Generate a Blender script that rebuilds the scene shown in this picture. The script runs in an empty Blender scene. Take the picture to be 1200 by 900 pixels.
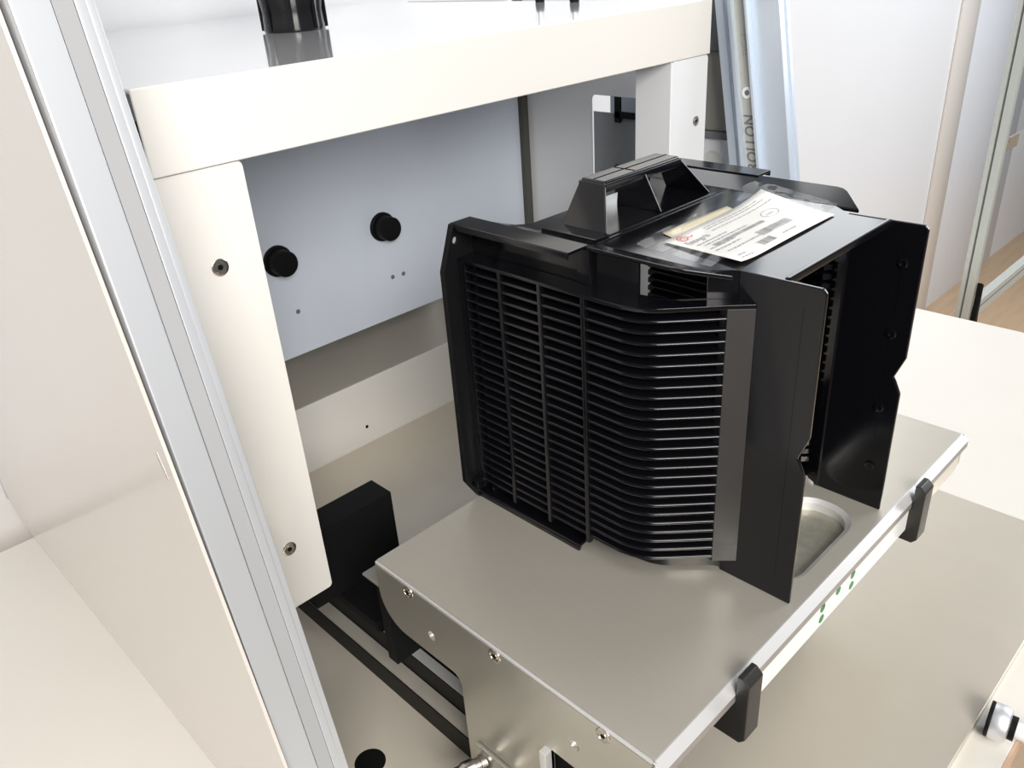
import bpy, bmesh, math, random
from mathutils import Vector, Matrix
random.seed(7)
SC = bpy.context.scene
COL = SC.collection
FLOOR = -1373.0                     # floor level in millimetres below the stage surface

def W(p):                           # millimetres (stage corner origin) -> metres, floor at 0
    return Vector((p[0] / 1000, p[1] / 1000, (p[2] - FLOOR) / 1000))

# ------------------------------------------------------------------ camera
cam_d = bpy.data.cameras.new('camera')
cam = bpy.data.objects.new('camera', cam_d)
COL.objects.link(cam)
CAMR = [[0.7029228, -0.29233818, 0.64841185], [0.70843988, 0.36894912, -0.60165561], [-0.06334408, 0.88227827, 0.46644677]]
cam.matrix_world = Matrix.Translation(W((597.519, -343.573, 548.507))) @ Matrix(CAMR).to_4x4()
cam_d.sensor_width = 36.0
cam_d.lens = 966.45 / 1200 * 36
cam_d.clip_start = 0.02
SC.camera = cam

# ------------------------------------------------------------------ world, lamps, exposure
world = bpy.data.worlds.new('world')
SC.world = world
world.use_nodes = True
bg = world.node_tree.nodes['Background']
bg.inputs[0].default_value = (0.86, 0.92, 1.0, 1)
bg.inputs[1].default_value = 0.32

def area(name, loc, target, sx, sy, power, color):
    d = bpy.data.lights.new(name, 'AREA')
    d.shape = 'RECTANGLE'; d.size = sx; d.size_y = sy
    d.energy = power; d.color = color
    o = bpy.data.objects.new(name, d)
    COL.objects.link(o)
    o.location = W(loc)
    o.rotation_euler = (W(target) - W(loc)).to_track_quat('-Z', 'Y').to_euler()
    return o
area('window_light', (2150, -1050, 1350), (0, 250, 100), 1.3, 1.0, 205, (1.0, 0.97, 0.93))
area('rear_window_light', (-890, 2200, 1480), (900, 2200, 1480), 2.5, 1.6, 66, (0.95, 0.98, 1.0))
area('ceiling_light', (1250, -200, 2300), (100, 400, 100), 1.4, 1.4, 42, (1.0, 0.98, 0.95))
area('far_window_light', (1300, 3600, 1400), (-700, 2500, 0), 2.0, 1.6, 185, (0.93, 0.96, 1.0))

SC.view_settings.view_transform = 'Standard'
SC.view_settings.look = 'None'
SC.view_settings.gamma = 1
SC.view_settings.use_curve_mapping = False
SC.view_settings.exposure = -1.22

# ------------------------------------------------------------------ materials
def mat(name, col, rough=0.5, metal=0.0, spec=0.5, noise=0.0, nscale=40.0, bump=0.0, bscale=200.0, coat=0.0, stretch=None, rnoise=0.0):
    m = bpy.data.materials.new(name)
    m.use_nodes = True
    nt = m.node_tree
    b = nt.nodes['Principled BSDF']
    b.inputs['Roughness'].default_value = rough
    b.inputs['Metallic'].default_value = metal
    b.inputs['Specular IOR Level'].default_value = spec
    b.inputs['Coat Weight'].default_value = coat
    b.inputs['Coat Roughness'].default_value = 0.06
    b.inputs['Base Color'].default_value = (*col, 1)
    tc = nt.nodes.new('ShaderNodeTexCoord')
    mp = nt.nodes.new('ShaderNodeMapping')
    nt.links.new(tc.outputs['Object'], mp.inputs['Vector'])
    if stretch: mp.inputs['Scale'].default_value = stretch
    def nz(scale, detail=4.0):
        n = nt.nodes.new('ShaderNodeTexNoise')
        n.inputs['Scale'].default_value = scale
        n.inputs['Detail'].default_value = detail
        nt.links.new(mp.outputs['Vector'], n.inputs['Vector'])
        return n
    if noise:
        n = nz(nscale)
        mx = nt.nodes.new('ShaderNodeMix'); mx.data_type = 'RGBA'
        mx.inputs[6].default_value = (*[c * (1 - noise) for c in col], 1)
        mx.inputs[7].default_value = (*[min(1, c * (1 + noise)) for c in col], 1)
        nt.links.new(n.outputs['Fac'], mx.inputs[0])
        nt.links.new(mx.outputs[2], b.inputs['Base Color'])
    if rnoise:
        n = nz(nscale * 1.7)
        mr = nt.nodes.new('ShaderNodeMapRange')
        mr.inputs['To Min'].default_value = max(0.02, rough - rnoise)
        mr.inputs['To Max'].default_value = rough + rnoise
        nt.links.new(n.outputs['Fac'], mr.inputs['Value'])
        nt.links.new(mr.outputs['Result'], b.inputs['Roughness'])
    if bump:
        n = nz(bscale, 3.0)
        bp = nt.nodes.new('ShaderNodeBump')
        bp.inputs['Strength'].default_value = bump
        bp.inputs['Distance'].default_value = 0.001
        nt.links.new(n.outputs['Fac'], bp.inputs['Height'])
        nt.links.new(bp.outputs['Normal'], b.inputs['Normal'])
    return m

def clear(name, tint, gloss, rough):
    m = bpy.data.materials.new(name)
    m.use_nodes = True
    nt = m.node_tree
    nt.nodes.clear()
    out = nt.nodes.new('ShaderNodeOutputMaterial')
    tr = nt.nodes.new('ShaderNodeBsdfTransparent'); tr.inputs[0].default_value = (*tint, 1)
    gl = nt.nodes.new('ShaderNodeBsdfGlossy'); gl.inputs['Roughness'].default_value = rough
    fr = nt.nodes.new('ShaderNodeLayerWeight'); fr.inputs[0].default_value = gloss
    mx = nt.nodes.new('ShaderNodeMixShader')
    nt.links.new(fr.outputs['Facing'], mx.inputs[0])
    nt.links.new(tr.outputs[0], mx.inputs[1]); nt.links.new(gl.outputs[0], mx.inputs[2])
    nt.links.new(mx.outputs[0], out.inputs[0])
    return m

M = dict(
    black=mat('black_plastic', (0.004, 0.004, 0.0055), 0.13, spec=0.45, rnoise=0.03, nscale=30),
    blacktex=mat('black_plastic_textured', (0.012, 0.011, 0.012), 0.52, spec=0.9, rnoise=0.06, nscale=25),
    blackmatt=mat('black_plastic_matt', (0.004, 0.004, 0.005), 0.38, spec=0.4),
    skywhite=mat('sky_tinted_white_coat', (0.72, 0.78, 0.88), 0.25, coat=0.3, bump=0.01, bscale=500),  # cool blue light on a white panel, tinted into the coat
    cream=mat('cream_powder_coat', (0.79, 0.765, 0.72), 0.28, coat=0.25, bump=0.015, bscale=500),
    white=mat('white_powder_coat', (0.80, 0.81, 0.83), 0.25, coat=0.3, bump=0.01, bscale=500),
    greyw=mat('grey_white_sheet', (0.56, 0.58, 0.60), 0.3, coat=0.2),
    dgrey=mat('dark_grey_sheet', (0.17, 0.18, 0.19), 0.45),
    beige=mat('dark_beige_sheet', (0.28, 0.27, 0.24), 0.5),
    panel=mat('side_panel_white', (0.70, 0.65, 0.60), 0.22, coat=0.4),
    alu=mat('anodised_aluminium', (0.66, 0.68, 0.71), 0.42, metal=0.55),
    strip=mat('grey_cover_strip', (0.37, 0.375, 0.385), 0.5, bump=0.05, bscale=900),
    stage=mat('brushed_stage_metal', (0.72, 0.675, 0.585), 0.33, metal=0.6, noise=0.05, nscale=60, stretch=(1, 14, 1), bump=0.03, bscale=300),
    stage_side=mat('ground_side_plate', (0.60, 0.58, 0.52), 0.33, metal=0.85, noise=0.06, nscale=14, rnoise=0.07),
    edge=mat('bright_machined_edge', (0.74, 0.73, 0.72), 0.42, metal=0.5),
    rough=mat('cast_recess_metal', (0.42, 0.41, 0.34), 0.5, metal=0.6, noise=0.25, nscale=130, bump=0.5, bscale=160),
    base=mat('grey_base_plate', (0.66, 0.605, 0.51), 0.30, metal=0.4, noise=0.03, nscale=20),
    table=mat('white_bench_laminate', (0.75, 0.715, 0.655), 0.38, noise=0.03, nscale=6, coat=0.08),
    peach=mat('beech_edge_band', (0.62, 0.42, 0.30), 0.5),
    anod=mat('black_anodised', (0.006, 0.006, 0.0065), 0.55, spec=0.14),
    clamp=mat('black_delrin', (0.022, 0.020, 0.018), 0.42),
    steel=mat('screw_steel', (0.62, 0.58, 0.53), 0.25, metal=1.0),
    chrome=mat('satin_chrome', (0.80, 0.81, 0.84), 0.42, metal=0.7),
    dark=mat('dark_hole', (0.004, 0.004, 0.004), 0.8, spec=0.1),
    sign=mat('white_light_band', (0.86, 0.86, 0.85), 0.35),
    green=mat('green_dot', (0.01, 0.20, 0.05), 0.4),
    paper=mat('label_paper', (0.86, 0.84, 0.80), 0.7),
    yellow=mat('yellowed_paper', (0.74, 0.66, 0.47), 0.75, noise=0.08, nscale=30),
    print_ink=mat('soft_print_ink', (0.30, 0.30, 0.31), 0.7),
    ink=mat('grey_ink', (0.16, 0.16, 0.17), 0.7),
    lightink=mat('light_ink', (0.34, 0.34, 0.35), 0.7),
    red=mat('red_ink', (0.66, 0.06, 0.06), 0.6),
    film=clear('clear_film', (0.97, 0.97, 0.97), 0.032, 0.10),
    pane=clear('clear_pane', (0.92, 0.94, 0.95), 0.06, 0.05),
    wall=mat('white_wall_paint', (0.82, 0.83, 0.85), 0.35, noise=0.015, nscale=3),
    brown=mat('brown_bracket', (0.30, 0.24, 0.19), 0.5, metal=0.3),
    blackrail=mat('black_rail_body', (0.007, 0.0065, 0.006), 0.5, spec=0.2),
    skyalu=mat('sky_tinted_aluminium', (0.66, 0.73, 0.82), 0.40, metal=0.5),  # sky reflection on the aluminium put into its base colour
    rail=mat('pale_steel_rail', (0.46, 0.46, 0.41), 0.4, metal=0.2),
    greyalu=mat('grey_anodised_aluminium', (0.52, 0.54, 0.50), 0.42, metal=0.4),
    shelfw=mat('glossy_shelf_white', (0.70, 0.70, 0.72), 0.12, coat=0.8),
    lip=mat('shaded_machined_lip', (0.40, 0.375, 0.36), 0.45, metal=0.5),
    streak_beige=mat('beige_reflection_streak', (0.74, 0.70, 0.65), 0.3, coat=0.3),  # beige reflection on the glossy wall, put into colour
    streak_blue=mat('bluish_reflection_streak', (0.74, 0.77, 0.82), 0.3, coat=0.3),  # bluish reflection on the glossy wall, put into colour
    seal=mat('olive_grey_seal', (0.085, 0.085, 0.07), 0.6),
    slate=mat('slate_sheet', (0.24, 0.27, 0.31), 0.5),
    plug=mat('grey_plug', (0.66, 0.66, 0.64), 0.4),
)
def wood():
    m = mat('pale_wood_floor', (0.60, 0.42, 0.26), 0.42)
    nt = m.node_tree; b = nt.nodes['Principled BSDF']
    tc = nt.nodes.new('ShaderNodeTexCoord'); mp = nt.nodes.new('ShaderNodeMapping')
    mp.inputs['Scale'].default_value = (9, 1.2, 1)
    n = nt.nodes.new('ShaderNodeTexNoise'); n.inputs['Scale'].default_value = 3.5; n.inputs['Detail'].default_value = 6
    r = nt.nodes.new('ShaderNodeValToRGB')
    r.color_ramp.elements[0].color = (0.52, 0.35, 0.21, 1); r.color_ramp.elements[1].color = (0.70, 0.52, 0.34, 1)
    nt.links.new(tc.outputs['Object'], mp.inputs[0]); nt.links.new(mp.outputs[0], n.inputs['Vector'])
    nt.links.new(n.outputs['Fac'], r.inputs[0]); nt.links.new(r.outputs[0], b.inputs['Base Color'])
    return m
M['wood'] = wood()

# ------------------------------------------------------------------ mesh helpers (all in millimetres)
class MB:
    def __init__(self):
        self.bm = bmesh.new()
    def box(self, x0, x1, y0, y1, z0, z1):
        v = [self.bm.verts.new((x, y, z)) for x in (x0, x1) for y in (y0, y1) for z in (z0, z1)]
        for f in ((0, 1, 3, 2), (4, 6, 7, 5), (0, 4, 5, 1), (2, 3, 7, 6), (0, 2, 6, 4), (1, 5, 7, 3)):
            self.bm.faces.new([v[i] for i in f])
        return self
    def prism(self, outer, lo, hi, fn=lambda u, v, w: (u, v, w), holes=()):
        """extrude a 2-D outline (with holes) from w=lo to w=hi, mapped to 3-D by fn"""
        bm = self.bm
        loops = [list(outer)] + [list(h) for h in holes]
        tops, bots = [], []
        for L in loops:
            tops.append([bm.verts.new(fn(u, v, hi)) for u, v in L])
            bots.append([bm.verts.new(fn(u, v, lo)) for u, v in L])
        for T, B in zip(tops, bots):
            n = len(T)
            for i in range(n):
                bm.faces.new((B[i], B[(i + 1) % n], T[(i + 1) % n], T[i]))
        for rings in (tops, bots):
            if not holes:
                bm.faces.new(rings[0])
            else:
                es = []
                for r in rings:
                    for i in range(len(r)):
                        es.append(bm.edges.get((r[i], r[(i + 1) % len(r)])))
                bmesh.ops.triangle_fill(bm, edges=es, use_beauty=True)
        return self
    def lathe(self, prof, centre, axis, n=28):
        """prof: (radius, distance along axis) pairs; closed at both ends"""
        a = Vector(axis).normalized()
        t = Vector((0, 0, 1)) if abs(a.z) < 0.9 else Vector((1, 0, 0))
        p = a.cross(t).normalized(); q = a.cross(p)
        c = Vector(centre)
        rings = []
        for r, d in prof:
            rings.append([self.bm.verts.new(c + a * d + (p * math.cos(2 * math.pi * k / n) + q * math.sin(2 * math.pi * k / n)) * r) for k in range(n)])
        for A, B in zip(rings, rings[1:]):
            for k in range(n):
                self.bm.faces.new((A[k], A[(k + 1) % n], B[(k + 1) % n], B[k]))
        self.bm.faces.new(rings[0]); self.bm.faces.new(rings[-1])
        return self
    def sheet(self, grid):
        vs = [[self.bm.verts.new(p) for p in row] for row in grid]
        for i in range(len(vs) - 1):
            for j in range(len(vs[0]) - 1):
                self.bm.faces.new((vs[i][j], vs[i + 1][j], vs[i + 1][j + 1], vs[i][j + 1]))
        return self
    def sweep(self, sections, closed=False):
        R = [[self.bm.verts.new(p) for p in s] for s in sections]
        n = len(R[0])
        for A, B in zip(R, R[1:]):
            for k in range(n):
                self.bm.faces.new((A[k], A[(k + 1) % n], B[(k + 1) % n], B[k]))
        self.bm.faces.new(R[0]); self.bm.faces.new(R[-1])
        return self
    def mesh(self, name, m, origin, bevel=0.0, smooth=38, segs=2):
        bm = self.bm
        bmesh.ops.recalc_face_normals(bm, faces=bm.faces)
        if bevel:
            es = [e for e in bm.edges if len(e.link_faces) == 2 and e.calc_face_angle() > math.radians(40)]
            bmesh.ops.bevel(bm, geom=es, offset=bevel, offset_type='OFFSET', segments=segs, profile=0.5, affect='EDGES', clamp_overlap=True)
        o = Vector(origin)
        for v in bm.verts: v.co = (v.co - o) / 1000
        me = bpy.data.meshes.new(name)
        bm.to_mesh(me); bm.free()
        me.materials.append(M[m])
        for p in me.polygons: p.use_smooth = True
        self.bev = bevel > 0
        me.set_sharp_from_angle(angle=math.radians(smooth))
        return me

def weighted(o, mb):
    if mb.bev:
        w = o.modifiers.new('weighted_normals', 'WEIGHTED_NORMAL'); w.keep_sharp = True; w.weight = 100

class Thing:
    def __init__(self, name, origin, label, cat, group=None, parent=None):
        self.o = bpy.data.objects.new(name, None)
        self.o.empty_display_size = 0.05
        COL.objects.link(self.o)
        self.origin = origin
        self.o.location = W(origin)
        if label: self.o['label'] = label; self.o['category'] = cat
        if group: self.o['group'] = group
    def part(self, name, mb, m, parent=None, bevel=0.0, label=None, smooth=38, kind=None, segs=2):
        me = mb.mesh(name, m, self.origin, bevel, smooth, segs)
        o = bpy.data.objects.new(name, me)
        COL.objects.link(o)
        o.parent = parent or self.o
        weighted(o, mb)
        if label: o['label'] = label
        if kind: o['kind'] = kind
        return o
    def again(self, src, dmm, name=None, parent=None):
        """a copy of a part, moved by dmm millimetres, sharing its mesh"""
        c = src.copy()
        COL.objects.link(c)
        c.parent = parent or src.parent
        c.location = src.location + Vector(dmm) / 1000
        return c

def single(name, mb, m, origin, label, cat, group=None, bevel=0.0, smooth=38):
    me = mb.mesh(name, m, origin, bevel, smooth)
    o = bpy.data.objects.new(name, me)
    COL.objects.link(o)
    o.location = W(origin)
    o['label'] = label; o['category'] = cat
    if group: o['group'] = group
    return o
def structure(name, mb, m, bevel=0.0):
    me = mb.mesh(name, m, (0, 0, FLOOR), bevel)
    o = bpy.data.objects.new(name, me)
    COL.objects.link(o)
    o['kind'] = 'structure'
    return o
def rrect(u0, u1, v0, v1, r, n=6):
    pts = []
    for cx, cy, a0 in ((u1 - r, v1 - r, 0), (u0 + r, v1 - r, 90), (u0 + r, v0 + r, 180), (u1 - r, v0 + r, 270)):
        for k in range(n + 1):
            a = math.radians(a0 + 90 * k / n)
            pts.append((cx + r * math.cos(a), cy + r * math.sin(a)))
    return pts
def circle(u, v, r, n=20):
    return [(u + r * math.cos(2 * math.pi * k / n), v + r * math.sin(2 * math.pi * k / n)) for k in range(n)]
XZ = lambda u, v, w: (u, w, v)      # outline in x-z, extruded along y
YZ = lambda u, v, w: (w, u, v)      # outline in y-z, extruded along x

def screw(T, parent, c, axis, r=8):
    s = T.part('screw', MB().lathe([(r, -1), (r, 0.5), (r * 0.92, 0.9), (r * 0.70, 0.9), (r * 0.66, 0.35), (r * 0.56, 0.35), (r * 0.52, 0.8), (r * 0.36, 0.8)], c, axis, 24), 'steel', parent, label='round steel socket screw')
    a = Vector(axis).normalized()
    T.part('hex_socket', MB().lathe([(r * 0.34, 0.5), (r * 0.34, 0.85)], c, axis, 6), 'dark', s)
    return s

# ================================================================== the room
structure('floor', MB().box(-1000, 3600, -3000, 7000, FLOOR - 60, FLOOR), 'wood')
structure('wall_back', MB().box(-1000, -900, -3000, 7000, FLOOR, 2500), 'wall')
structure('baseboard_back', MB().box(-899.5, -884, -3000, 3988, FLOOR, FLOOR + 110), 'cream', bevel=2)

structure('beige_reflection_1', MB().box(-899.5, -888, 3990, 4210, FLOOR, 900), 'streak_beige', bevel=3)  # added slab standing in for a blurred beige reflection on the wall
structure('bluish_reflection_1', MB().box(-899.5, -890, 4212, 5200, FLOOR, 890), 'streak_blue', bevel=1)  # added slab standing in for the bluish reflection beside it

# ------------------------------------------------------------------ white bench
TZ = -232.0
t = Thing('lab_bench', (-100, 600, FLOOR), 'long white laminate bench with beech edge band carrying the machine', 'bench')
t.part('bench_top', MB().box(-720, 516, -1700, 1500, TZ - 30, TZ), 'table', bevel=1.5)
t.part('edge_band', MB().box(516, 519, -1700, 1500, TZ - 30, TZ - 0.5), 'peach', label='thin beech coloured edge strip')
for x in (-680, 470):
    for y in (-1640, 1440):
        t.part('leg', MB().box(x - 25, x + 25, y - 25, y + 25, FLOOR, TZ - 30), 'alu', bevel=3)

# ------------------------------------------------------------------ grey base plate
BZ = -220.0
t = Thing('base_plate', (0, 300, TZ), 'flat grey machine base plate lying on the white bench under the stage', 'plate')
t.part('plate', MB().box(-513.5, 479, -179, 813, TZ, BZ), 'base', bevel=1.2)
t.part('locating_hole', MB().lathe([(17, 0.05), (17, 0.5)], (30, -66, BZ - 0.2), (0, 0, 1), 28), 'dark', label='round black hole in the plate')

# ------------------------------------------------------------------ slanted aluminium posts
def lean(x0, z0, s=0.172):
    return lambda z: x0 + s * (z0 - z)
ZT = 900.0
def slant(mb, y0, y1, fx, d0, d1, z0=BZ, z1=ZT):
    """a leaning bar: front face d0 behind the line fx(z), back face d1 behind it"""
    return mb.prism([(fx(z0) - d1, z0), (fx(z0) - d0, z0), (fx(z1) - d0, z1), (fx(z1) - d1, z1)], y0, y1, XZ)
fx = lean(6.7, 536)
t = Thing('slanted_post', (110, -153, BZ), 'leaning aluminium profile post with grey cover strip, beside the tall cream side panel', 'post')
mb = MB(); slant(mb, -178, -154.3, fx, 0, 90); t.part('profile', mb, 'alu', bevel=1.5)
mb = MB(); slant(mb, -154.0, -141.3, fx, 0.8, 60); t.part('cover_strip', mb, 'strip', label='flat grey slot cover strip')
mb = MB(); slant(mb, -141, -133.8, fx, 0, 90); t.part('profile_flange', mb, 'alu', bevel=0.8)
mb = MB(); slant(mb, -133.6, -128, fx, 2.0, 90); t.part('profile_edge', mb, 'alu', bevel=0.8)

# tall cream side panel, left of the left post
px = lambda z: 0.0 + 0.2075 * (510 - z)
mb = MB().prism([(-806, -214), (-780, TZ), (px(TZ), TZ), (px(ZT), ZT), (-822, ZT), (-822, -165)], -183, -180, XZ)
t = Thing('side_panel', (-300, -183, TZ), 'tall glossy cream side panel standing upright on the bench at the far left', 'panel')
t.part('sheet', mb, 'panel', bevel=0.6)
t.part('slot_mark', MB().prism([(35, 236), (38, 239), (46, 219), (44, 217)], -183.25, -183.0, XZ), 'steel')

# right post with guide rail
gx = lean(-16, 465, 0.174)
t = Thing('rail_post', (60, 775, BZ), 'leaning aluminium post on the right with a lettered guide rail', 'post')
mb = MB(); slant(mb, 760, 772, gx, 0, 92); t.part('profile', mb, 'skyalu', bevel=1)
mb = MB(); slant(mb, 772.2, 779, gx, 2.5, 60); t.part('profile_groove', mb, 'skyalu')
mb = MB(); slant(mb, 779.2, 788, gx, 0, 90); t.part('profile_flange', mb, 'skyalu', bevel=1)
mb = MB(); slant(mb, 757, 760, gx, 84, 97); t.part('back_cover', mb, 'skyalu')
rl = MB(); slant(rl, 750, 760, gx, 42, 47); slant(rl, 750, 760, gx, 66, 72)
t.part('rail_lip', (lambda m_: slant(m_, 748, 760, gx, 42, 46.5))(MB()), 'skyalu', bevel=1)
t.part('rail_lip', (lambda m_: slant(m_, 748, 760, gx, 66, 73))(MB()), 'skyalu', bevel=1)
t.part('guide_rail', (lambda m_: slant(m_, 756, 760, gx, 46.5, 66))(MB()), 'rail', label='pale grey guide rail between two lips')
rb = t

def text_mesh(s, size, name, m, fn, parent, res=3, spacing=1.0, label=None, origin=None, bold=0.0):
    cu = bpy.data.curves.new('t', 'FONT')
    cu.body = s; cu.size = size; cu.offset = bold; cu.resolution_u = res; cu.space_character = spacing
    to = bpy.data.objects.new('t', cu)
    me = to.to_mesh()
    bm = bmesh.new(); bm.from_mesh(me)
    to.to_mesh_clear()
    bpy.data.objects.remove(to); bpy.data.curves.remove(cu)
    org = Vector(origin)
    for v in bm.verts:
        v.co = (Vector(fn(v.co.x, v.co.y)) - org) / 1000
    me2 = bpy.data.meshes.new(name)
    bm.to_mesh(me2); bm.free()
    me2.materials.append(M[m])
    o = bpy.data.objects.new(name, me2)
    COL.objects.link(o)
    o.parent = parent
    if label: o['label'] = label
    return o
# lettering runs up the rail: text x -> +z (along the lean), text y -> -x
def rail_text(z0, off, k):
    return lambda u, v: (gx(z0 + u * k) - off - v, 755.6, z0 + u * k)
text_mesh('ROLLON', 24, 'lettering', 'ink', rail_text(236, 48.2, 0.80), rb.o, bold=0.45, label='dark capital letters', origin=rb.origin, spacing=1.05)
text_mesh('TLC18', 11, 'small_lettering', 'lightink', rail_text(393, 51, 1.0), rb.o, label='faint small letters', origin=rb.origin)
s = rb.part('screw', MB().lathe([(8, 0), (8, 1.5), (4.2, 2), (4.0, 1)], (gx(345) - 56, 756, 345), (0, -1, 0), 20), 'sign', label='white ring round screw hole')
rb.part('socket', MB().lathe([(3.8, 0), (3.8, 1.4)], (gx(345) - 56, 756, 345), (0, -1, 0), 12), 'ink', s)

# ------------------------------------------------------------------ upper shelf with front apron
t = Thing('upper_shelf', (-84, 310, 402), 'white sheet metal shelf with deep rounded front apron above the cassette', 'shelf')
t.part('front_apron', MB().box(-88, -84, -88, 707, 402, 471.5).box(-120, -88, -84, 703, 402, 405), 'cream', bevel=3, segs=3)
t.part('shelf_top', MB().box(-880, -87, -88, 707, 467, 471.3), 'shelfw', bevel=1.5)
t.part('end_dark_block', MB().box(-104, -89, -87.5, -80, 425, 445), 'anod', label='small black block standing in for the dark open end')  # added block painted black for the dark interior of the shelf end

# channel posts under the shelf
t = Thing('channel_post', (-86, -54, -77), 'cream sheet metal channel post left, with two round screws', 'post', 'channel posts carrying the upper shelf')
t.part('front_face', MB().prism(rrect(-100, -8.5, -77, 401.5, 5, 4), -89, -86, YZ), 'cream', bevel=0.8)
t.part('return_flange', MB().box(-146, -89, -11, -8.7, -70, 401.5), 'cream', bevel=0.5)
screw(t, None, (-86, -50, 316), (1, 0, 0))
screw(t, None, (-86, -48.5, 0), (1, 0, 0))
t2 = Thing('channel_post', (-86, 663, -77), 'white channel post below right end of the upper shelf, with one screw in view', 'post', 'channel posts carrying the upper shelf')
t2.part('front_face', MB().prism(rrect(622, 706, -77, 401.5, 5, 4), -89, -86, YZ), 'white', bevel=1.2)
t2.part('return_flange', MB().box(-146, -86.5, 620, 623, -70, 401.5), 'white', bevel=1.2)
screw(t2, None, (-86, 681, 316), (1, 0, 0), 7)

# ------------------------------------------------------------------ rear shelf, knob panel, side wall of the machine
t = Thing('rear_shelf', (-514, 314, BZ), 'low cream shelf with upright front rail behind the stage', 'shelf')
t.part('front_rail', MB().box(-518, -514, -178, 811, TZ, -98), 'cream', bevel=0.8)
t.part('shelf_top', MB().box(-880, -517, -178, 811, -103, -99), 'base', bevel=0.8)
t.part('rail_hole', MB().lathe([(3, 0), (3, 0.4)], (-514, 329, -187), (1, 0, 0), 16), 'dark')
t.part('support', MB().box(-880, -870, -178, 811, TZ, -103), 'greyw')

t = Thing('knob_panel', (-560, 314, -30), 'upright white back panel, cool light tinted into its coat, carrying two black knobs', 'panel')
kp = t
t.part('sheet', MB().box(-566, -560, -178, 798, -30, 466), 'skywhite', bevel=1)
t.part('edge_seal', MB().box(-562, -549, 798.5, 812.5, -30, 466), 'seal')
for y in (-172, 784):
    t.part('support_post', MB().box(-610, -568, y, y + 6, -99, 466), 'greyw')
for (y, z) in ((265, 45), (460, 45), (484, 44)):
    t.part('small_screw', MB().lathe([(4, 0), (4, 0.6), (2.6, 0.9), (2.4, 0.3)], (-560, y, z), (1, 0, 0), 14), 'dgrey')
for y, z in ((247, 137.5), (452, 139.5)):
    kb = kp.part('black_knob', MB().lathe([(25, 0), (25, 4), (23, 6), (20, 6)], (-560, y, z), (1, 0, 0), 36), 'anod', label='matt black round knob with wider collar')
    kp.part('knob_cap', MB().lathe([(19.5, 4), (20.5, 8), (20.5, 27), (19.5, 29), (18, 29.5)], (-560, y, z), (1, 0, 0), 36), 'anod', kb)

t = Thing('machine_side_wall', (-300, 813, BZ), 'white inner side wall of the machine with a rounded cut-out', 'panel')
outer = [(-880, -98), (-60, -98), (-60, 466), (-880, 466)]
hole = rrect(-392, -215, 110, 313, 9, 5)
t.part('sheet', MB().prism(outer, 813, 816, XZ, holes=[hole[::-1]]), 'white')
t.part('inner_sheet', MB().box(-420, -200, 852, 856, 90, 276), 'dgrey')
t.part('frame_bar', MB().box(-366, -354, 845, 850, 262, 340), 'anod')
t.part('frame_bar', MB().box(-366, -200, 845, 850, 270, 281), 'anod')
t.part('rear_sheet', MB().box(-420, -150, 900, 904, 90, 400), 'slate')
t.part('lower_bar', MB().box(-366, -350, 846, 851, 90, 186), 'anod')
t.part('cover_plate', MB().box(-172, -92, 806, 810, 276, 392), 'beige', bevel=1)
t.part('upper_block', MB().box(-172, -92, 800, 810, 393, 466), 'dgrey', bevel=2, label='dark slate block')
t.part('ledge', MB().box(-172, -92, 800, 811, 264, 275), 'dgrey', bevel=1)
pc = t.part('plug_plate', MB().box(-172, -92, 806, 811, 120, 263), 'white', bevel=1)
t.part('round_plug', MB().lathe([(19, 0), (19, 1.2), (17.5, 1.2), (17.3, 0.5)], (-134, 806, 226), (0, -1, 0), 30), 'plug', pc)
t.part('floor_bracket', MB().box(-880, -60, 813, 816, TZ, -98.5), 'greyw')

# things standing on the upper shelf
t = Thing('black_canister', (-437, 270, 471.3), 'black ribbed round canister standing on the upper shelf', 'canister')
t.part('body', MB().lathe([(39, 0), (40, 3), (39, 24), (43, 60), (52, 130), (52, 150), (40, 152)], (-440, 278, 471.3), (0, 0, 1), 40), 'black')
for k in range(8):
    a = math.radians(k * 45 + 10)
    c = Vector((-440 + 39.5 * math.cos(a), 278 + 39.5 * math.sin(a), 0))
    t.part('grip_rib', MB().lathe([(2.4, 473.5), (2.4, 497), (2.4, 528), (2.0, 530)], (c.x + math.cos(a), c.y + math.sin(a), 0), (0, 0, 1), 8), 'black')
for i, (x, y, lab) in enumerate(((-381, 682, 'left of two small black rubber feet at the far end of the upper shelf'), (-304, 676, 'right of two small black rubber feet at the far end of the upper shelf'))):
    f = Thing('equipment_foot', (x, y, 471.3), lab, 'foot', 'small feet on the upper shelf')
    f.part('pad', MB().lathe([(7, 0), (7.5, 3), (6, 14)], (x, y, 471.3), (0, 0, 1), 16), 'anod')
    f.part('stem', MB().lathe([(4, 14), (4, 120)], (x, y, 471.3), (0, 0, 1), 12), 'chrome')

# ------------------------------------------------------------------ linear rail and black column on the base plate
t = Thing('linear_rail', (0, 50, BZ), 'black and aluminium linear rail lying on the base plate beneath the stage', 'rail')
t.part('rail_body', MB().box(-500, 440, 11, 90, BZ, -190), 'blackrail', bevel=0.5)
t.part('rail_step', MB().box(-500, 440, 12.5, 29, -190, -188.6), 'stage')
t.part('guide_body', MB().box(-500, 440, 30, 78, -190, -162.3), 'blackrail', bevel=0.5)
t.part('guide_top', MB().box(-62, 440, 31, 43, -162.3, -161), 'edge')
t.part('carriage', MB().box(-215, -66, 26, 80, -162, -148), 'anod', bevel=1.5)
t = Thing('black_column', (-160, 60, BZ), 'matt black square column standing behind the left rear corner of the stage', 'column')
t.part('body', MB().box(-181, -140, -8, 121, -147.5, -43), 'anod', bevel=1)

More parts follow.
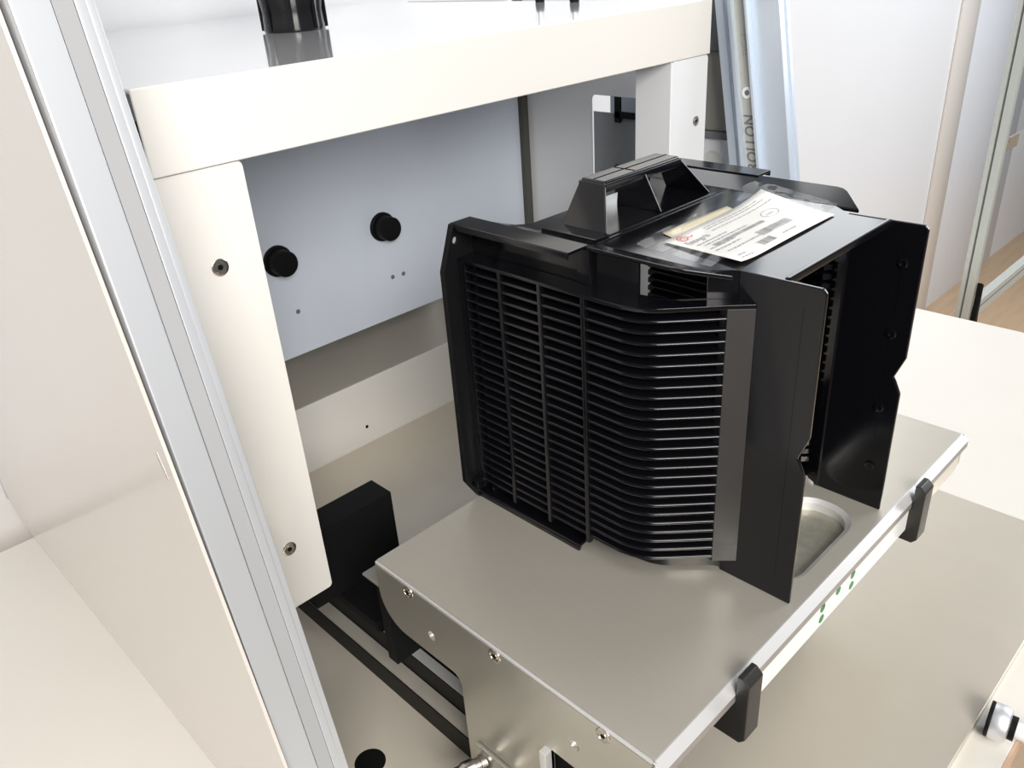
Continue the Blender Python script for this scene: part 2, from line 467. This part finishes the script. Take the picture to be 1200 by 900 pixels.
# ------------------------------------------------------------------ metal stage
t = Thing('metal_stage', (180, 307, BZ), 'grey brushed metal stage under the black cassette', 'stage')
H = rrect(262, 336, 236, 386, 34, 8)
H2 = rrect(267, 331, 241, 381, 30, 8)
plate = MB().prism([(0, 3), (352, 3), (352, 611), (0, 611)], -7.4, 0, holes=[H[::-1]])
t.part('top_plate', plate, 'stage')
# recess: sloping wall and floor
mb = MB()
mb.sweep([[(u, v, 0) for u, v in H], [(u, v, -3.5) for u, v in H2], [(u, v, -14.5) for u, v in H2]])
bm = mb.bm; bmesh.ops.delete(bm, geom=[f for f in bm.faces if len(f.verts) > 4], context='FACES_ONLY')
rw = t.part('recess_wall', mb, 'edge', label='bright machined rim of the oval recess')
t.part('recess_floor', MB().prism(rrect(267, 331, 241, 381, 30, 8), -15.2, -13), 'rough', rw, label='rough grey floor of the recess')
t.part('left_edge', MB().prism([(0, 0), (3, 0), (3, -4), (0, -4)], 0, 356, lambda u, v, w: (w, u, v)), 'edge', bevel=1.2)
t.part('right_edge', MB().prism([(611, 0), (614, 0), (614, -4), (611, -4)], 0, 356, lambda u, v, w: (w, u, v)), 'edge', bevel=1.2)
t.part('front_chamfer', MB().prism([(352, 0.0), (353.5, 0), (361, -7), (361, -7.4), (352, -7.4)], 0, 614, lambda u, v, w: (u, w, v)), 'edge', bevel=0.4, label='bright chamfered front edge')
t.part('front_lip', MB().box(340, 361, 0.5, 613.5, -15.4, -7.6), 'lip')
sg = t.part('light_band', MB().box(352, 359.6, 123.5, 451.5, -45, -15.6), 'sign', bevel=0.5, label='white band below the front edge')
for (y, z) in ((319.5, -16.6), (319.5, -22), (319.6, -36), (288.6, -22), (257.4, -16.8), (257.4, -22.5), (257.6, -36)):
    t.part('dot', MB().lathe([(4.7, 0), (4.7, 0.3)], (359.6, y, z), (1, 0, 0), 18) if z < -20 else MB().prism([(y - 4.2, -15.8), (y + 4.2, -15.8), (y + 3.4, z - 2), (y, z - 3.3), (y - 3.4, z - 2)], 359.6, 359.9, YZ), 'green', sg, label='green round dot')
t.part('end_plate', MB().prism(rrect(500, 612, -48, -15.2, 12, 5), 344, 356, YZ), 'stage', bevel=0.8)
def side_outline():
    pts = [(0, -4), (0, -38)]
    for k in range(1, 8):
        a = math.radians(180 + 90 * k / 7)
        pts.append((38 + 38 * math.cos(a), -39 + 38 * math.sin(a)))
    pts += [(112, -77)]
    for k in range(1, 6):
        a = math.radians(90 - 90 * k / 5)
        pts.append((112 + 12 * math.cos(a), -89 + 12 * math.sin(a)))
    pts += [(124, BZ), (358, BZ), (358, -4)]
    return pts
op = [(244, -78), (352, -78), (352, -200), (244, -200)]
hol = [circle(84.3, -48.5, 5.5, 16), circle(272, -49, 5.5, 16)]
sp = t.part('side_plate', MB().prism(side_outline(), 0, 4, XZ, holes=[op] + [h[::-1] for h in hol]), 'stage_side', label='polished left side plate with bolt holes')
for x, z in ((84.3, -48.5), (272, -49)):
    t.part('hole_liner', MB().lathe([(5.4, 0), (5.4, 1)], (x, 3, z), (0, 1, 0), 16), 'edge', sp)
t.part('side_plate', MB().prism([(0, -4), (0, -46), (352, -46), (356, -42), (356, -4)], 610, 614, XZ), 'stage_side')
for x in (53.6, 178.7, 304.5):
    screw(t, sp, (x, -0.2, -10), (0, -1, 0), 7.5)
t.part('rear_tab', MB().prism([(-30, 0), (0, 0), (0, 200), (-30, 200)], -36, -33), 'stage_side', bevel=0.5)
t.part('rear_tab_wall', MB().box(-14, 2, 5, 605, -150, -36.2), 'anod')
t.part('opening_shade_sheet', MB().box(238, 356, 6.5, 9, -215, -70), 'dark', sp)  # added dark sheet standing in for the shade inside the opening
t.part('opening_frame', MB().box(236, 244, -8, 4, -205, -79), 'edge', bevel=1, label='bright upright frame strip')
t.part('connector_panel', MB().box(140, 232, -5, 0, -219, -153), 'stage_side', bevel=1.5)
for x, z in ((153, -170), (178, -172)):
    c = t.part('connector', MB().lathe([(9, 0), (9, 6), (8, 6.5), (8, 12), (10, 12.5), (10, 24), (8.5, 26), (8.5, 34), (7, 35), (6.6, 31)], (x, -5, z), (-0.25, -1, 0.05), 24), 'steel', label='knurled metal round plug connector')
    t.part('pin_face', MB().lathe([(5.5, 30), (5.5, 33)], (x, -5, z), (-0.25, -1, 0.05), 16), 'dark', c)
t.part('core_block', MB().box(120, 250, 110, 480, BZ, -14), 'blackrail')
# black hooks gripping the front edge
def hook(y):
    o = t.part('clamp', MB().prism([(341, -59), (368, -59), (373, -53), (373, 9), (367, 15), (361.6, 15), (361.6, -15.8), (341, -15.8)], y, y + 22, XZ), 'clamp', bevel=1.2, label='black clamp hooked over the front edge')
    return o
h1 = hook(101)
t.again(h1, (0, 350, 0))

# ------------------------------------------------------------------ the wafer cassette
YC = 314.0
c = Thing('wafer_cassette', (160, YC, 0), 'black plastic wafer cassette with ribbed walls and carry handle on the metal stage', 'cassette')
def P2(path, s):                      # (x, v) -> (x, y), v measured outward from the centre line
    return [(x, YC + s * v) for x, v in path]
wall_o = [(15, 138), (60, 138), (130, 138), (190, 138), (201, 137.7), (216, 135), (226, 130.5), (234, 124.5), (250, 110), (264, 98), (276, 92)]
fin_o = [(6, 162), (60, 162), (130, 162), (185, 162), (200, 161.5), (212, 159), (222, 155), (230, 149.5), (240, 140), (255, 125.5), (270, 110.6)]
def offs(path, d):
    out = []
    for i in range(len(path)):
        a = Vector(path[max(0, i - 1)]); b = Vector(path[min(len(path) - 1, i + 1)])
        tdir = (b - a).normalized(); n = Vector((tdir.y, -tdir.x))
        out.append((path[i][0] + n.x * d, path[i][1] + n.y * d))
    return out
# wall inner face is 3 mm further in (towards the centre): normal of a path going +x is (ty,-tx) -> -v
wall_i = offs(wall_o, 3.0)
def ribbon(mb, po, pi, z0, z1, s):
    secs = [[(a[0], YC + s * a[1], z0), (a[0], YC + s * a[1], z1), (b[0], YC + s * b[1], z1), (b[0], YC + s * b[1], z0)] for a, b in zip(po, pi)]
    mb.sweep(secs)
    return mb
PITCH, Z0, NS = 10.25, 24.5, 25
for s in (-1, 1):
    side = 'left' if s < 0 else 'right'
    # wall below the shelf flange, then the window band above it
    w = c.part('side_wall', ribbon(MB(), wall_o, wall_i, 3, 284, s), 'black')
    c.part('end_blocker', MB().box(15, 17, *sorted((YC + s * 136, YC + s * 158)), 5, 282), 'black', w)  # added plate to block light leaking past the wall end
    k = 5
    c.part('upper_wall', ribbon(MB(), wall_o[:k], wall_i[:k], 284, 313, s), 'black', w)
    c.part('upper_wall', ribbon(MB(), wall_o[8:], wall_i[8:], 284, 307, s), 'black', w)
    # fins: one per wafer slot, thick at the root, rounded at the tip
    secs = []
    root = offs(fin_o, 25)
    tip = fin_o; sh = offs(fin_o, 1.9); s2 = offs(fin_o, 0.55); md = offs(fin_o, 9)
    def fp(p, z): return (p[0], YC + s * p[1], z)
    for i in range(len(fin_o)):
        secs.append([fp(root[i], Z0 + 4.2), fp(md[i], Z0 + 2.6), fp(sh[i], Z0 + 1.9), fp(s2[i], Z0 + 1.45), fp(tip[i], Z0 + 0.5), fp(tip[i], Z0 - 0.6), fp(sh[i], Z0 - 1.6), fp(root[i], Z0 - 2.2)])
    f0 = c.part('rib', MB().sweep(secs), 'black', smooth=60)
    for n in range(1, NS):
        c.again(f0, (0, 0, PITCH * n))
    # slot teeth on the inside
    ti = offs(wall_o, 14); to = offs(wall_o, 2.5)
    secs = []
    for i in range(1, len(wall_o) - 2):
        secs.append([fp(to[i], Z0 + 2.6), fp(ti[i], Z0 + 0.8), fp(ti[i], Z0 - 0.8), fp(to[i], Z0 - 2.6)])
    secs.insert(0, [fp((16, to[0][1]), Z0 + 2.6), fp((16, ti[0][1]), Z0 + 0.8), fp((16, ti[0][1]), Z0 - 0.8), fp((16, to[0][1]), Z0 - 2.6)])
    t0 = c.part('slot_tooth', MB().sweep(secs), 'black', smooth=60)
    for n in range(1, NS):
        c.again(t0, (0, 0, PITCH * n))
    # upright bars dividing the ribs
    b0 = c.part('divider_bar', MB().box(4, 8.5, *sorted((YC + s * 157, YC + s * 163.2)), 16, 282), 'black', bevel=0.6)
    for dx in (49.5, 101.5, 153.5):
        c.again(b0, (dx, 0, 0))
    # shelf flange over the ribs, and the matching lower one
    sh_o = [(-2, 163), (100, 163), (185, 163)] + [(x + 0.7, v + 0.9) for x, v in fin_o[4:]] + [(288, 96.2)]
    sh_i = [(-2, 137), (100, 137), (185, 137)] + [(wx, wv) for wx, wv in wall_o[4:]] + [(276, 96)]
    n = min(len(sh_o), len(sh_i)); sh_i = sh_i[:n]
    c.part('shelf_flange', ribbon(MB(), sh_o[:n], sh_i, 279.5, 283.5, s), 'black', bevel=0.8)
    c.part('lower_flange', ribbon(MB(), [(q[0] - 9, q[1] - 19) for q in sh_o[:n - 1]], [(q[0] - 2, q[1] - 2) for q in sh_i[:n - 1]], 12.5, 16.5, s), 'black', bevel=0.8)
    # flat diagonal strip where the ribs stop
    st = [(270.2, 111.2), (287.8, 96.1)]
    c.part('diagonal_strip', ribbon(MB(), st, [(268, 108.5), (283.5, 96.1)], 20, 279.6, s), 'blacktex', bevel=0.6)
    c.part('strip_return', ribbon(MB(), [(262, 110), (269.5, 110.6)], [(262, 96), (268, 97)], 20, 279.6, s), 'black')
    # big front panel with its V notch
    prof = [(270, 0), (344, 0), (344, 139), (338, 151), (335.5, 155), (344, 178), (344, 305), (340.5, 308.6), (270, 308.6)]
    fpn = c.part('front_panel', MB().prism(prof, *sorted((YC + s * 92, YC + s * 96)), XZ), 'black', bevel=1.0)
    for z in (271, 200, 119, 50):
        c.part('round_boss', MB().lathe([(5, 0), (5, 1.2), (4, 1.6), (2.4, 1.6), (2.2, 1.0)], (327, YC + s * 92, z), (0, -s, 0), 18), 'black', fpn)
    c.part('mould_line', MB().box(326.7, 327.3, *sorted((YC + s * 91.7, YC + s * 96.3)), 20, 290), 'black', fpn)
    # open rear frame: chamfered flange
    V = lambda q: [(YC + s * a, b) for a, b in q]
    inner = 139 if s < 0 else 158  # left flange reaches further in to block light between the ribs
    hole = circle(YC + s * 162.5, 301, 3.6, 14)
    fl = c.part('rear_flange', MB().prism(V([(138, 318), (166.5, 318), (183, 274), (183, 28), (166, 0), (138, 0), (138, 14), (inner, 18), (inner, 280), (138, 284)]), -6, -2, YZ, holes=[hole]), 'blackmatt', bevel=0.6)
    c.part('flange_rim', MB().prism(V([(166.5, 318), (183, 274), (183, 28), (166, 0), (164.5, 1.5), (181, 28.6), (181, 273.4), (165, 316.4)]), -2, 1, YZ), 'blackmatt', fl, bevel=0.4)
    c.part('corner_post', MB().box(-2, 4.5, *sorted((YC + s * 157, YC + s * 163)), 16, 282), 'blackmatt', bevel=1.6)
    # upper and lower grip ledges
    y0, y1 = sorted((YC + s * 138, YC + s * 164))
    lg = c.part('grip_ledge', MB().prism([(YC + s * 138, 318.5), (YC + s * 164.5, 318.5), (YC + s * 165.5, 316.5), (YC + s * 165.5, 312), (YC + s * 164, 312), (YC + s * 163.5, 315.5), (YC + s * 138, 315.5)], -6, 147, YZ), 'black', bevel=0.7)
    c.part('ledge_gusset', MB().box(138, 152, *sorted((YC + s * 136, YC + s * 143.5)), 283.6, 315.2), 'black', lg, bevel=0.35)
    c.part('recess_back', MB().box(-2, 138, *sorted((YC + s * 138, YC + s * 141)), 284, 316), 'black', lg)
    c.part('foot_ledge', MB().prism([(YC + s * 138, 9), (YC + s * 163, 7), (YC + s * 165, 5), (YC + s * 165, 0), (YC + s * 162, 0), (YC + s * 160, 4), (YC + s * 138, 5)], -6, 149, YZ), 'black', bevel=0.8)
    c.part('corner_peg', MB().prism(V([(174, 19), (174, 27), (156, 31), (156, 23)]), -2, 9, YZ), 'black', bevel=1.2)
    c.part('lower_wall', MB().box(-2, 160, *sorted((YC + s * 140, YC + s * 143)), 6, 16), 'black')
# top plate with raised rim
sym = lambda half: P2(half, -1) + P2(half[::-1], 1)
half_top = [(38, 60), (38, 98), (28, 109), (250, 109), (264, 97.5), (276, 91.6), (311, 91.6)]
tp = c.part('top_plate', MB().prism(sym(half_top), 304, 308), 'black')
c.part('front_lip', MB().box(307, 312, YC - 91.8, YC + 91.8, 303, 309.8), 'black', tp, bevel=1.2)
for s in (-1, 1):
    out = [(28, 109), (0, 141.5), (148, 142), (234, 142), (241, 140.5), (247, 136.5), (257, 126), (273, 109)]
    c.part('raised_side', MB().prism(out, -3.6, 0, lambda u, v, w, s=s: (u, YC + s * v, 308 + (v - 109) * 0.30 + w)), 'black', tp, bevel=0.9)
c.part('stiffening_rib', MB().box(131, 133, YC - 108, YC + 108, 307, 308.8), 'black', tp, bevel=0.5)
c.part('bottom_plate', MB().prism(sym([(40, 60), (40, 98), (0, 136), (200, 135), (226, 128), (250, 107), (262, 97)]), 9, 13), 'black')
# carry handle: top bar, two splayed legs, middle web, low plinth
hd = c.part('handle', MB().prism([(252, 344.5), (255, 349.5), (373, 349.5), (376, 344.5)], 71, 101, lambda u, v, w: (w, u, v)), 'black', bevel=2.0, segs=3)
c.part('handle_lip', MB().box(99, 103, 253, 375, 339, 347), 'black', hd, bevel=1.2)
c.part('handle_lip', MB().box(69, 73, 253, 375, 339, 347), 'black', hd, bevel=1.2)
c.part('handle_groove', MB().box(85.6, 86.4, 256, 372, 349.0, 349.9), 'dark', hd)
c.part('handle_groove', MB().box(73, 99, 302, 302.8, 349.0, 349.9), 'dark', hd)
def leg(yb, yt, th):
    return MB().sweep([[(68, yb, 309), (123, yb, 309), (123, yb + th, 309), (68, yb + th, 309)],
                       [(71, yt, 347), (101, yt, 347), (101, yt + th, 347), (71, yt + th, 347)]])
c.part('handle_leg', leg(228, 253, 3), 'black', hd, bevel=0.8)
c.part('handle_leg', leg(397, 372, 3), 'black', hd, bevel=0.8)
c.part('handle_web', leg(312.5, 312.5, 3), 'black', hd, bevel=0.8)
c.part('handle_plinth', MB().box(64, 127, 224, 404, 307, 309), 'black', tp, bevel=0.8)
c.part('plinth_step', MB().box(62, 129, 206, 227, 305, 311), 'black', tp, bevel=1.0)

# ------------------------------------------------------------------ label, yellowed slip and clear film on the cassette
A = Vector((180, 240, 308)); UX = Vector((-2, 166, 0)) ; VX = Vector((85, -12, 0))
def sheetpt(u, v, lift=0.0):
    p = A + UX * u + VX * v
    curl = 9 * max(0, u - 0.55) ** 2 / 0.2 * (1 - v) ** 1.3 + 2.6 * math.sin(min(1, max(0, u)) * 3.1) * 0.4 + 3.0 * (max(0, 0.22 - u) / 0.22) ** 2 * v
    p.z += curl + lift + 1.4
    return p
def paper_part(T, name, u0, u1, v0, v1, m, lift, nu=10, nv=6, parent=None, label=None, fn=None):
    fn = fn or sheetpt
    g = [[fn(u0 + (u1 - u0) * i / nu, v0 + (v1 - v0) * j / nv, lift) for j in range(nv + 1)] for i in range(nu + 1)]
    return T.part(name, MB().sheet(g), m, parent, label=label)
t = Thing('printed_label', tuple(A), 'white printed paper label with barcodes and red logo lying on the cassette top', 'label')
mb = MB()
g0 = [[sheetpt(i / 16, j / 10, 0) for j in range(11)] for i in range(17)]
mb.sheet(g0)
pp = t.part('paper_sheet', mb, 'paper')
mod = pp.modifiers.new('thickness', 'SOLIDIFY'); mod.thickness = 0.0003; mod.offset = -1
S = lambda size0: None
Lmm, Hmm = 166.0, 86.0
def on_paper(u0, v0, lift=0.25):
    return lambda a, b: sheetpt(u0 + a / Lmm, v0 - b / Hmm, lift)
org = t.origin
text_mesh('Entegris', 10.5, 'logo_lettering', 'ink', on_paper(0.035, 0.30), t.o, origin=org, label='dark grey company lettering')
# red swirl logo
def ring(u, v, r0, r1, a0, a1, n=14, squash=1.0):
    g = []
    for k in range(n + 1):
        a = math.radians(a0 + (a1 - a0) * k / n)
        g.append([sheetpt(u + r * math.cos(a) / Lmm, v + r * math.sin(a) * squash / Hmm, 0.25) for r in (r0, r1)])
    return MB().sheet(g)
t.part('red_swirl', ring(0.095, 0.115, 4.6, 6.0, 20, 330), 'red', label='red open ring logo')
t.part('red_swirl', ring(0.095, 0.115, 1.8, 3.0, 150, 420), 'red')
t.part('red_swirl', ring(0.155, 0.10, 3.6, 4.8, 30, 190), 'red')
def lines(v, u0, u1, h, words_, m='print_ink'):
    """a row of print too small to read: short dashes of word length"""
    mb = MB(); u = u0
    rnd = random.Random(int(v * 1000))
    while u < u1 - 0.005:
        w = min(u1 - u, rnd.uniform(*words_))
        mb.sheet([[sheetpt(u + w * i / 3, v + q, 0.22) for q in (0, h)] for i in range(4)])
        u += w + 0.008
    o = t.part('print_row', mb, m)
    o['kind'] = 'stuff'
for v, u0, u1 in ((0.10, 0.30, 0.86), (0.145, 0.30, 0.90), (0.22, 0.30, 0.93)):
    lines(v, u0, u1, 0.014, (0.02, 0.06))
for v, u0, u1 in ((0.36, 0.06, 0.34), (0.42, 0.09, 0.50), (0.53, 0.06, 0.30), (0.60, 0.06, 0.30), (0.70, 0.10, 0.42), (0.85, 0.08, 0.16), (0.92, 0.06, 0.18), (0.86, 0.52, 0.66)):
    lines(v, u0, u1, 0.022, (0.012, 0.04), 'lightink')
def barcode(u0, u1, v0, v1, seed):
    mb = MB(); u = u0; rnd = random.Random(seed)
    while u < u1:
        w = rnd.choice((0.002, 0.003, 0.0055))
        mb.sheet([[sheetpt(u + q, v0 + (v1 - v0) * k, 0.22) for k in (0, 1)] for q in (0, w)])
        u += w + rnd.choice((0.003, 0.003, 0.005))
    o = t.part('barcode', mb, 'print_ink'); o['kind'] = 'stuff'
barcode(0.12, 0.62, 0.47, 0.53, 1)
barcode(0.42, 0.74, 0.63, 0.75, 2)
barcode(0.30, 0.44, 0.80, 0.91, 3)
t.part('oval_mark', ring(0.76, 0.42, 12.2, 13.0, 0, 360, 28, 0.55), 'ink')
lines(0.42, 0.72, 0.80, 0.02, (0.01, 0.03), 'lightink')

def slip(u, v, lift=0.0):
    p = A + Vector((-17, 21, 0)) + Vector((2, 104, 0)) * u + Vector((30, -12, 0)) * v
    p.z += 1.0 - 0.5 * v + 2.0 * (1 - v) * u * (1 - u) + lift
    return p
t = Thing('yellowed_slip', (163, 261, 309.6), 'yellowed paper slip half under the white label', 'paper')
o = paper_part(t, 'paper_sheet', 0, 1, 0, 1, 'yellow', 0, fn=slip)
mod = o.modifiers.new('thickness', 'SOLIDIFY'); mod.thickness = 0.0002
def bag(u, v, lift=0.0):
    p = Vector((160, 222, 308.6)) + Vector((-2, 222, 0)) * u + Vector((92, -18, 0)) * v
    edge = max(abs(u - 0.5), abs(v - 0.5)) * 2
    wr = math.sin(u * 23 + v * 9) * math.cos(v * 17 - u * 6)
    base = sheetpt(max(0, min(1, (p.y - 240) / 166)), max(0, min(1, v))).z
    p.z = max(p.z, base + 0.6) + (0.5 * wr + 0.4 if edge > 0.7 else 0.0)
    if u > 0.9: p.z += (0.9 - u) * 40 + 1.2 * wr
    if u < 0.10: p.z -= (0.10 - u) * 12
    p.z = max(p.z, 308.4, 308.5 + (p.y - YC - 107) * 0.30)
    return p
mb = MB()
NU, NV = 44, 24
g = [[bag(i / NU, j / NV) for j in range(NV + 1)] for i in range(NU + 1)]
mb.sheet(g)
o = single('clear_bag', mb, 'film', (160, 320, 309.6), 'clear crinkled plastic bag under and around the white label', 'bag', smooth=180)

# ------------------------------------------------------------------ knob with rod on the bench, right front
t = Thing('rod_knob', (500, 418, TZ), 'satin chrome round knob with black ring and white rod on the bench edge', 'knob')
ax = Vector((1, 0.12, 0.0)).normalized()
k0 = Vector((487, 418, TZ + 20))
t.part('rubber_ring', MB().lathe([(19, 0), (19.6, 1.5), (19, 4)], k0, ax, 36), 'anod', label='thin black rubber ring')
t.part('knob_body', MB().lathe([(19, 4), (20, 6), (20, 15), (18.5, 19.5), (14, 21)], k0, ax, 36), 'chrome')
t.part('neck', MB().lathe([(13, 21), (13, 27)], k0, ax, 24), 'anod')
t.part('rod', MB().lathe([(9.5, 26), (9.5, 120), (8.5, 121)], k0, ax, 24), 'sign', label='white rod')

# ------------------------------------------------------------------ aluminium stand beyond the bench
t = Thing('glazed_stand', (40, 1655, FLOOR), 'aluminium profile stand with clear pane and low cross rail beyond the bench', 'stand')
def profile(mb, x0, x1, y0, y1, z0, z1): return mb.box(x0, x1, y0, y1, z0, z1)
for i in (0, 1):
    dy = 720 * i
    up = t.part('upright', MB().box(15, 25, 1650 + dy, 1666 + dy, FLOOR, 900), 'greyalu', bevel=1.5)
    t.part('upright_flange', MB().box(29, 46, 1650 + dy, 1666 + dy, FLOOR, 900), 'greyalu', up, bevel=1.5)
    t.part('slot', MB().box(25, 29, 1655 + dy, 1665 + dy, FLOOR, 900), 'ink', up)
cr = t.part('cross_rail', MB().box(22, 44, 1667, 2369, -312, -272), 'greyalu', bevel=2)
t.part('rail_slot', MB().box(26, 44.3, 1667, 2369, -290, -286), 'ink', cr)
t.part('hinge', MB().prism([(1664, -330), (1690, -330), (1680, -290), (1675, -212), (1664, -206)], 46, 58, YZ), 'anod', bevel=2, label='black corner hinge')
t.part('bracket', MB().prism([(1667, 92), (1740, 92), (1740, 120), (1684, 120), (1684, 108), (1676, 108), (1676, 120), (1667, 120)], 40, 46, YZ), 'brown', bevel=0.6, label='brown metal latch bracket')
t.part('pane', MB().sheet([[(30, 1667, 112), (30, 2369, 112)], [(30, 1667, 890), (30, 2369, 890)]]), 'pane')
